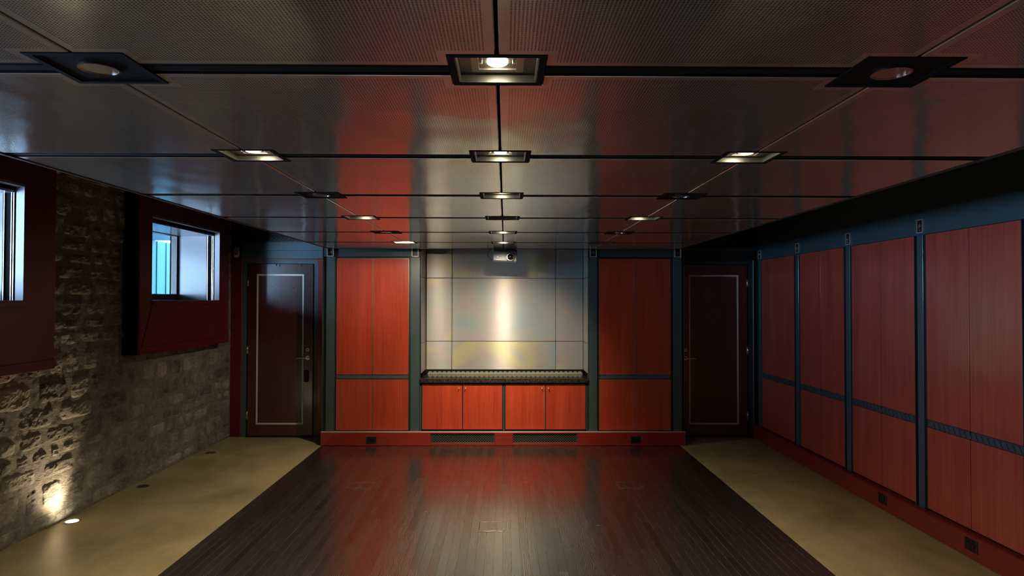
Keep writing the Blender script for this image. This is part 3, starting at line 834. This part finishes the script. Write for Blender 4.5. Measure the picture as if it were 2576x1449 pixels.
def bay(y0, y1, label):
    c = thing('wall_cabinet', label, 'cabinet', (XR, (y0+y1)/2, .1525), 'red panelled bays of the right wall')
    ym = (y0+y1)/2
    for a, b in ((y0, ym-.002), (ym+.002, y1)):
        for z0, z1, nm in ((.168, .744, 'lower_door'), (.802, 2.124, 'upper_door')):
            obj(nm, bx(XR, XR+.018, a, b, z0, z1, .0004), 'red_side', c, origin=(XR, a, z0))
    obj('gap_shade_strip', bx(XR+.0001, XR+.018, ym-.0019, ym+.0019, .168, 2.124), 'black_matte', c)  # flush black strip stands in for the shade of the open gap
    obj('carcass', bx(XR+.019, XR+.032, y0-.002, y1+.002, .1535, 2.127), 'black', c)
    r = bx(XR+.002, XR+.0185, y0, y1, .7475, .7985); knurl(r, y0, y1, .749, .797, XR+.002, 1, .005)
    obj('pull_rail', r, 'bar_metal', c)
    return c
bp = bay(PY_[1]+.070, PY_[0]-.070, bay_lab[0])
for i in range(1, 5):
    ym = (PY_[i]+PY_[i+1])/2
    dup(bp, (XR, ym, .1525), bay_lab[i] if i < 4 else 'red panelled bay of the right wall, beyond the right edge of the photo')
# ---- outlets
def outlet(c, axis, label):
    t = thing('power_outlet', label, 'outlet', c, 'black outlets in the red plinths')
    def mk(a0, a1, d0, d1, z0, z1, ch=0):
        if axis == 'y': return MB().box(c[0]+a0, c[0]+a1, c[1]+d0, c[1]+d1, c[2]+z0, c[2]+z1, ch)
        return MB().box(c[0]+d0, c[0]+d1, c[1]+a0, c[1]+a1, c[2]+z0, c[2]+z1, ch)
    obj('cover_plate', mk(-.057, .057, -.006, -.0002, -.038, .038, .002), 'black', t)
    for s in (-1, 1):
        r = obj('receptacle', mk(s*.020-.017, s*.020+.017, -.0085, -.006, -.015, .015, .003), 'black_gloss', t)
        m = MB()
        for q in (-.006, .006):
            k = mk(s*.020-.004, s*.020+.004, -.0092, -.0085, q-.0012, q+.0012); m.add(k.v, k.f)
        obj('slot', m, 'plate', r)
    f = mk(-.057, -.054, -.0075, -.0002, -.038, .038); obj('plate_edge', f, 'bar_metal', t)
    return t
outlet((-1.508, YB, .068), 'y', 'black outlet in the plinth under the left tall cabinet')
outlet((1.478, YB, .068), 'y', 'black outlet in the plinth under the right tall cabinet')
outlet((2.974, 5.316, .090), 'x', 'black outlet in the right wall plinth left of the nearest post')
outlet((2.974, 4.305, .092), 'x', 'nearest black outlet low in the right wall plinth')
# ---- plinth grilles
for x0, x1, lab in ((-.838, -.120, 'black diamond mesh vent left of centre in the red plinth'), (.095, .811, 'black diamond mesh vent right of centre in the red plinth')):
    g = thing('plinth_grille', lab, 'grille', ((x0+x1)/2, YB+.02, .031), 'mesh vents in the central plinth')
    obj('mesh', diamond(MB(), x0, x1, .031, .137, YB+.016, YB+.020, .030, .0235, .0042), 'mesh', g)
    f = MB(); f.box(x0, x1, YB+.012, YB+.022, .031, .035); f.box(x0, x1, YB+.012, YB+.022, .1325, .137); f.box(x0, x0+.005, YB+.012, YB+.022, .0351, .1324); f.box(x1-.005, x1, YB+.012, YB+.022, .0351, .1324)
    obj('frame', f, 'bar_metal', g)
    obj('backing', bx(x0, x1, YB+.060, YB+.066, .031, .137), 'black_matte', g)
# ---- motion sensor
ms = thing('motion_sensor', 'small white sensor box high on the wall left of the left door', 'sensor', (-3.232, 8.175, 2.153))
obj('housing', bx(-3.264, -3.200, 8.132, 8.1745, 2.153, 2.278, .012), 'white', ms)
obj('sensor_lens', MB().dome((-3.232, 8.132, 2.195), .022, .008, 16, 4, -1, 1, .6), 'silver', ms)
obj('indicator', MB().cyl((-3.232, 8.1315, 2.240), 1, .003, -.002, 8), 'black', ms)
# ---- floor boxes
def floor_box(x, y, label):
    t = thing('floor_box', label, 'floor box', (x, y, .0003), 'wood covered floor boxes')
    w, h, b = .109, .105, .006
    f = MB(); f.box(x-w, x+w, y-h, y-h+b, .0003, .0035, .001); f.box(x-w, x+w, y+h-b, y+h, .0003, .0035, .001); f.box(x-w, x-w+b, y-h+b, y+h-b, .0003, .0035, .001); f.box(x+w-b, x+w, y-h+b, y+h-b, .0003, .0035, .001)
    obj('rim', f, 'steel', t)
    for i in range(3):
        a = x-w+b+.004+i*.0645
        obj('plank', bx(a, a+.0635, y-h+b+.004, y+h-b-.004, .0003, .0022, .0008), 'plank', t, origin=(a, y, 0))
    obj('pull_tab', bx(x-.022, x+.022, y-h+.012, y-h+.017, .0022, .0042, .0008), 'steel', t)
    return t
floor_box(-.085, 4.945, 'wood covered floor box in the middle of the dark floor, nearest the camera')
floor_box(-1.275, 6.035, 'faint wood covered floor box at the left of the dark floor')
floor_box(1.112, 6.035, 'faint wood covered floor box at the right of the dark floor')
# ---- in-ground uplights along the stone wall
def uplight(x, y, lit, label, open_=False):
    t = thing('ground_uplight', label, 'floor light', (x, y, .0003), 'round uplights in the concrete')
    obj('rim', MB().ring((x, y, .0003), 2, .056, .043, .004, 32), 'steel', t)
    obj('lens', MB().cyl((x, y, .0003), 2, .043, .0022, 28), 'lamp' if lit else 'black_gloss', t)
    if open_:
        c = MB().ring((0, 0, 0), 2, .050, .040, .006, 28)
        a = math.radians(24)
        c.v = [(x+p[0]*math.cos(a)*1.0, y+p[1], .026+p[0]*math.sin(a)+p[2]) for p in c.v]
        obj('tilted_rim', c, 'chrome', t)
    else:
        d = MB()
        for k in range(3): d.dome((x+.030*math.cos(k*2.1+.5), y+.030*math.sin(k*2.1+.5), .004), .005, .003, 8, 3)
        obj('screw', d, 'chrome', t)
    return t
uplight(-3.207, 5.072, True, 'glowing round uplight set in the concrete at the stone wall')
uplight(-3.185, 6.014, False, 'unlit round uplight in the concrete beyond the glowing one')
uplight(-3.160, 7.320, False, 'unlit uplight with tilted chrome rim nearest the left door', True)
def spot(name, loc, target, w, angle, blend, col, radius=.02):
    L = bpy.data.lights.new(name, 'SPOT'); L.energy = w; L.spot_size = math.radians(angle); L.spot_blend = blend; L.color = col; L.shadow_soft_size = radius
    o = bpy.data.objects.new(name, L); COL.objects.link(o); o.location = loc
    o.rotation_euler = (Vector(target)-Vector(loc)).to_track_quat('-Z', 'Y').to_euler()
    return o
spot('uplight_lamp', (-3.180, 5.072, .012), (-3.35, 4.88, .6), UPLIGHT_W, 96, 1.0, (1, .78, .50))
# ---- downlights and round plates in the ceiling
ROWN = ['nearest', 'second', 'third', 'fourth', 'fifth', 'last']
COLN = {-1: 'left line', 0: 'centre line', 1: 'right line'}
def shell(t, x, y, mat):
    f = MB(); w, h = NX-.001, NY-.001; z0, z1 = ZC-.0015, ZC+.028
    k = .015
    f.box(x-w, x+w, y-h, y-h+k, z0, z1); f.box(x-w, x+w, y+h-k, y+h, z0, z1); f.box(x-w, x-w+k, y-h+k, y+h-k, z0, z1); f.box(x+w-k, x+w, y-h+k, y+h-k, z0, z1)
    obj('housing', f, mat, t)
def downlight(r, c, lit, label):
    x, y = LX[c+1], BEAM[r+1]
    t = thing('recessed_downlight', label, 'ceiling light', (x, y, ZC), 'square recessed downlights')
    shell(t, x, y, 'black_matte')
    w, h = NX-.0165, NY-.0165
    i = MB(); zz = ZC+.0005
    i.box(x-w, x+w, y+h-.004, y+h, zz, ZC+.028); i.box(x-w, x+w, y-h, y-h+.004, zz, ZC+.028); i.box(x-w, x-w+.004, y-h, y+h, zz, ZC+.028); i.box(x+w-.004, x+w, y-h, y+h, zz, ZC+.028)
    obj('inner_wall', i, 'plate', t)
    obj('back_plate', bx(x-w, x+w, y-h, y+h, ZC+.0225, ZC+.030), 'plate', t)
    tr = MB(); a, b = .064, .046
    z0, z1 = ZC+.0185, ZC+.0224
    tr.box(x-a, x+a, y-a, y-b, z0, z1); tr.box(x-a, x+a, y+b, y+a, z0, z1); tr.box(x-a, x-b, y-b, y+b, z0, z1); tr.box(x+b, x+a, y-b, y+b, z0, z1)
    trm = obj('trim_plate', tr, 'edge', t)
    obj('lamp_lens', MB().dome((x, y, ZC+.0200), .025, .007, 24, 5, -1), 'lamp' if lit else 'lamp_off', t)
    cl = MB()
    for s in (-1, 1): cl.box(x+s*.040-.004, x+s*.040+.004, y-.014, y-.004, ZC+.013, ZC+.0224, .001)
    obj('lamp_clip', cl, 'chrome', trm)
    return t
def plate(r, c, label):
    x, y = LX[c+1], BEAM[r+1]
    t = thing('ceiling_plate', label, 'ceiling plate', (x, y, ZC), 'black ceiling plates with a round disc')
    shell(t, x, y, 'black_matte')
    obj('plate', bx(x-NX+.0165, x+NX-.0165, y-NY+.0165, y+NY-.0165, ZC+.002, ZC+.010), 'black_matte', t)
    obj('disc_rim', MB().ring((x, y, ZC+.002), 2, .046, .041, -.004, 32), 'chrome', t)
    obj('disc', MB().cyl((x, y, ZC+.002), 2, .041, -.0025, 32), MAT['steel'], t)
for r in range(-1, 6):
    for c in (-1, 0, 1):
        if r in (0, 2, 4) and c != 0:
            plate(r, c, '%s black ceiling plate with a round polished disc on the %s' % ({0: 'nearest', 2: 'middle', 4: 'farthest'}[r], COLN[c])); continue
        lit = (r, c) in LAMPS
        where = 'behind the camera' if r < 0 else '%s row from the camera' % ROWN[r]
        downlight(r, c, lit, '%s square downlight on the %s, %s' % ('lit' if lit else 'unlit', COLN[c], where))
        if lit:
            x, y = LX[c+1], BEAM[r+1]
            tgt = (x, y, 0)
            if r == 5: tgt = (x+c*.15, y+.75, 1.0) if c else (x, 8.15, .68)
            spot('downlight_lamp', (x, y, ZC+.008), tgt, LAMPS[(r, c)], 82 if (r, c) == (5, 0) else 165 if r == 5 else 128, 1.0 if (r, c) == (5, 0) else 1.0 if r == 5 else .7, WARM)
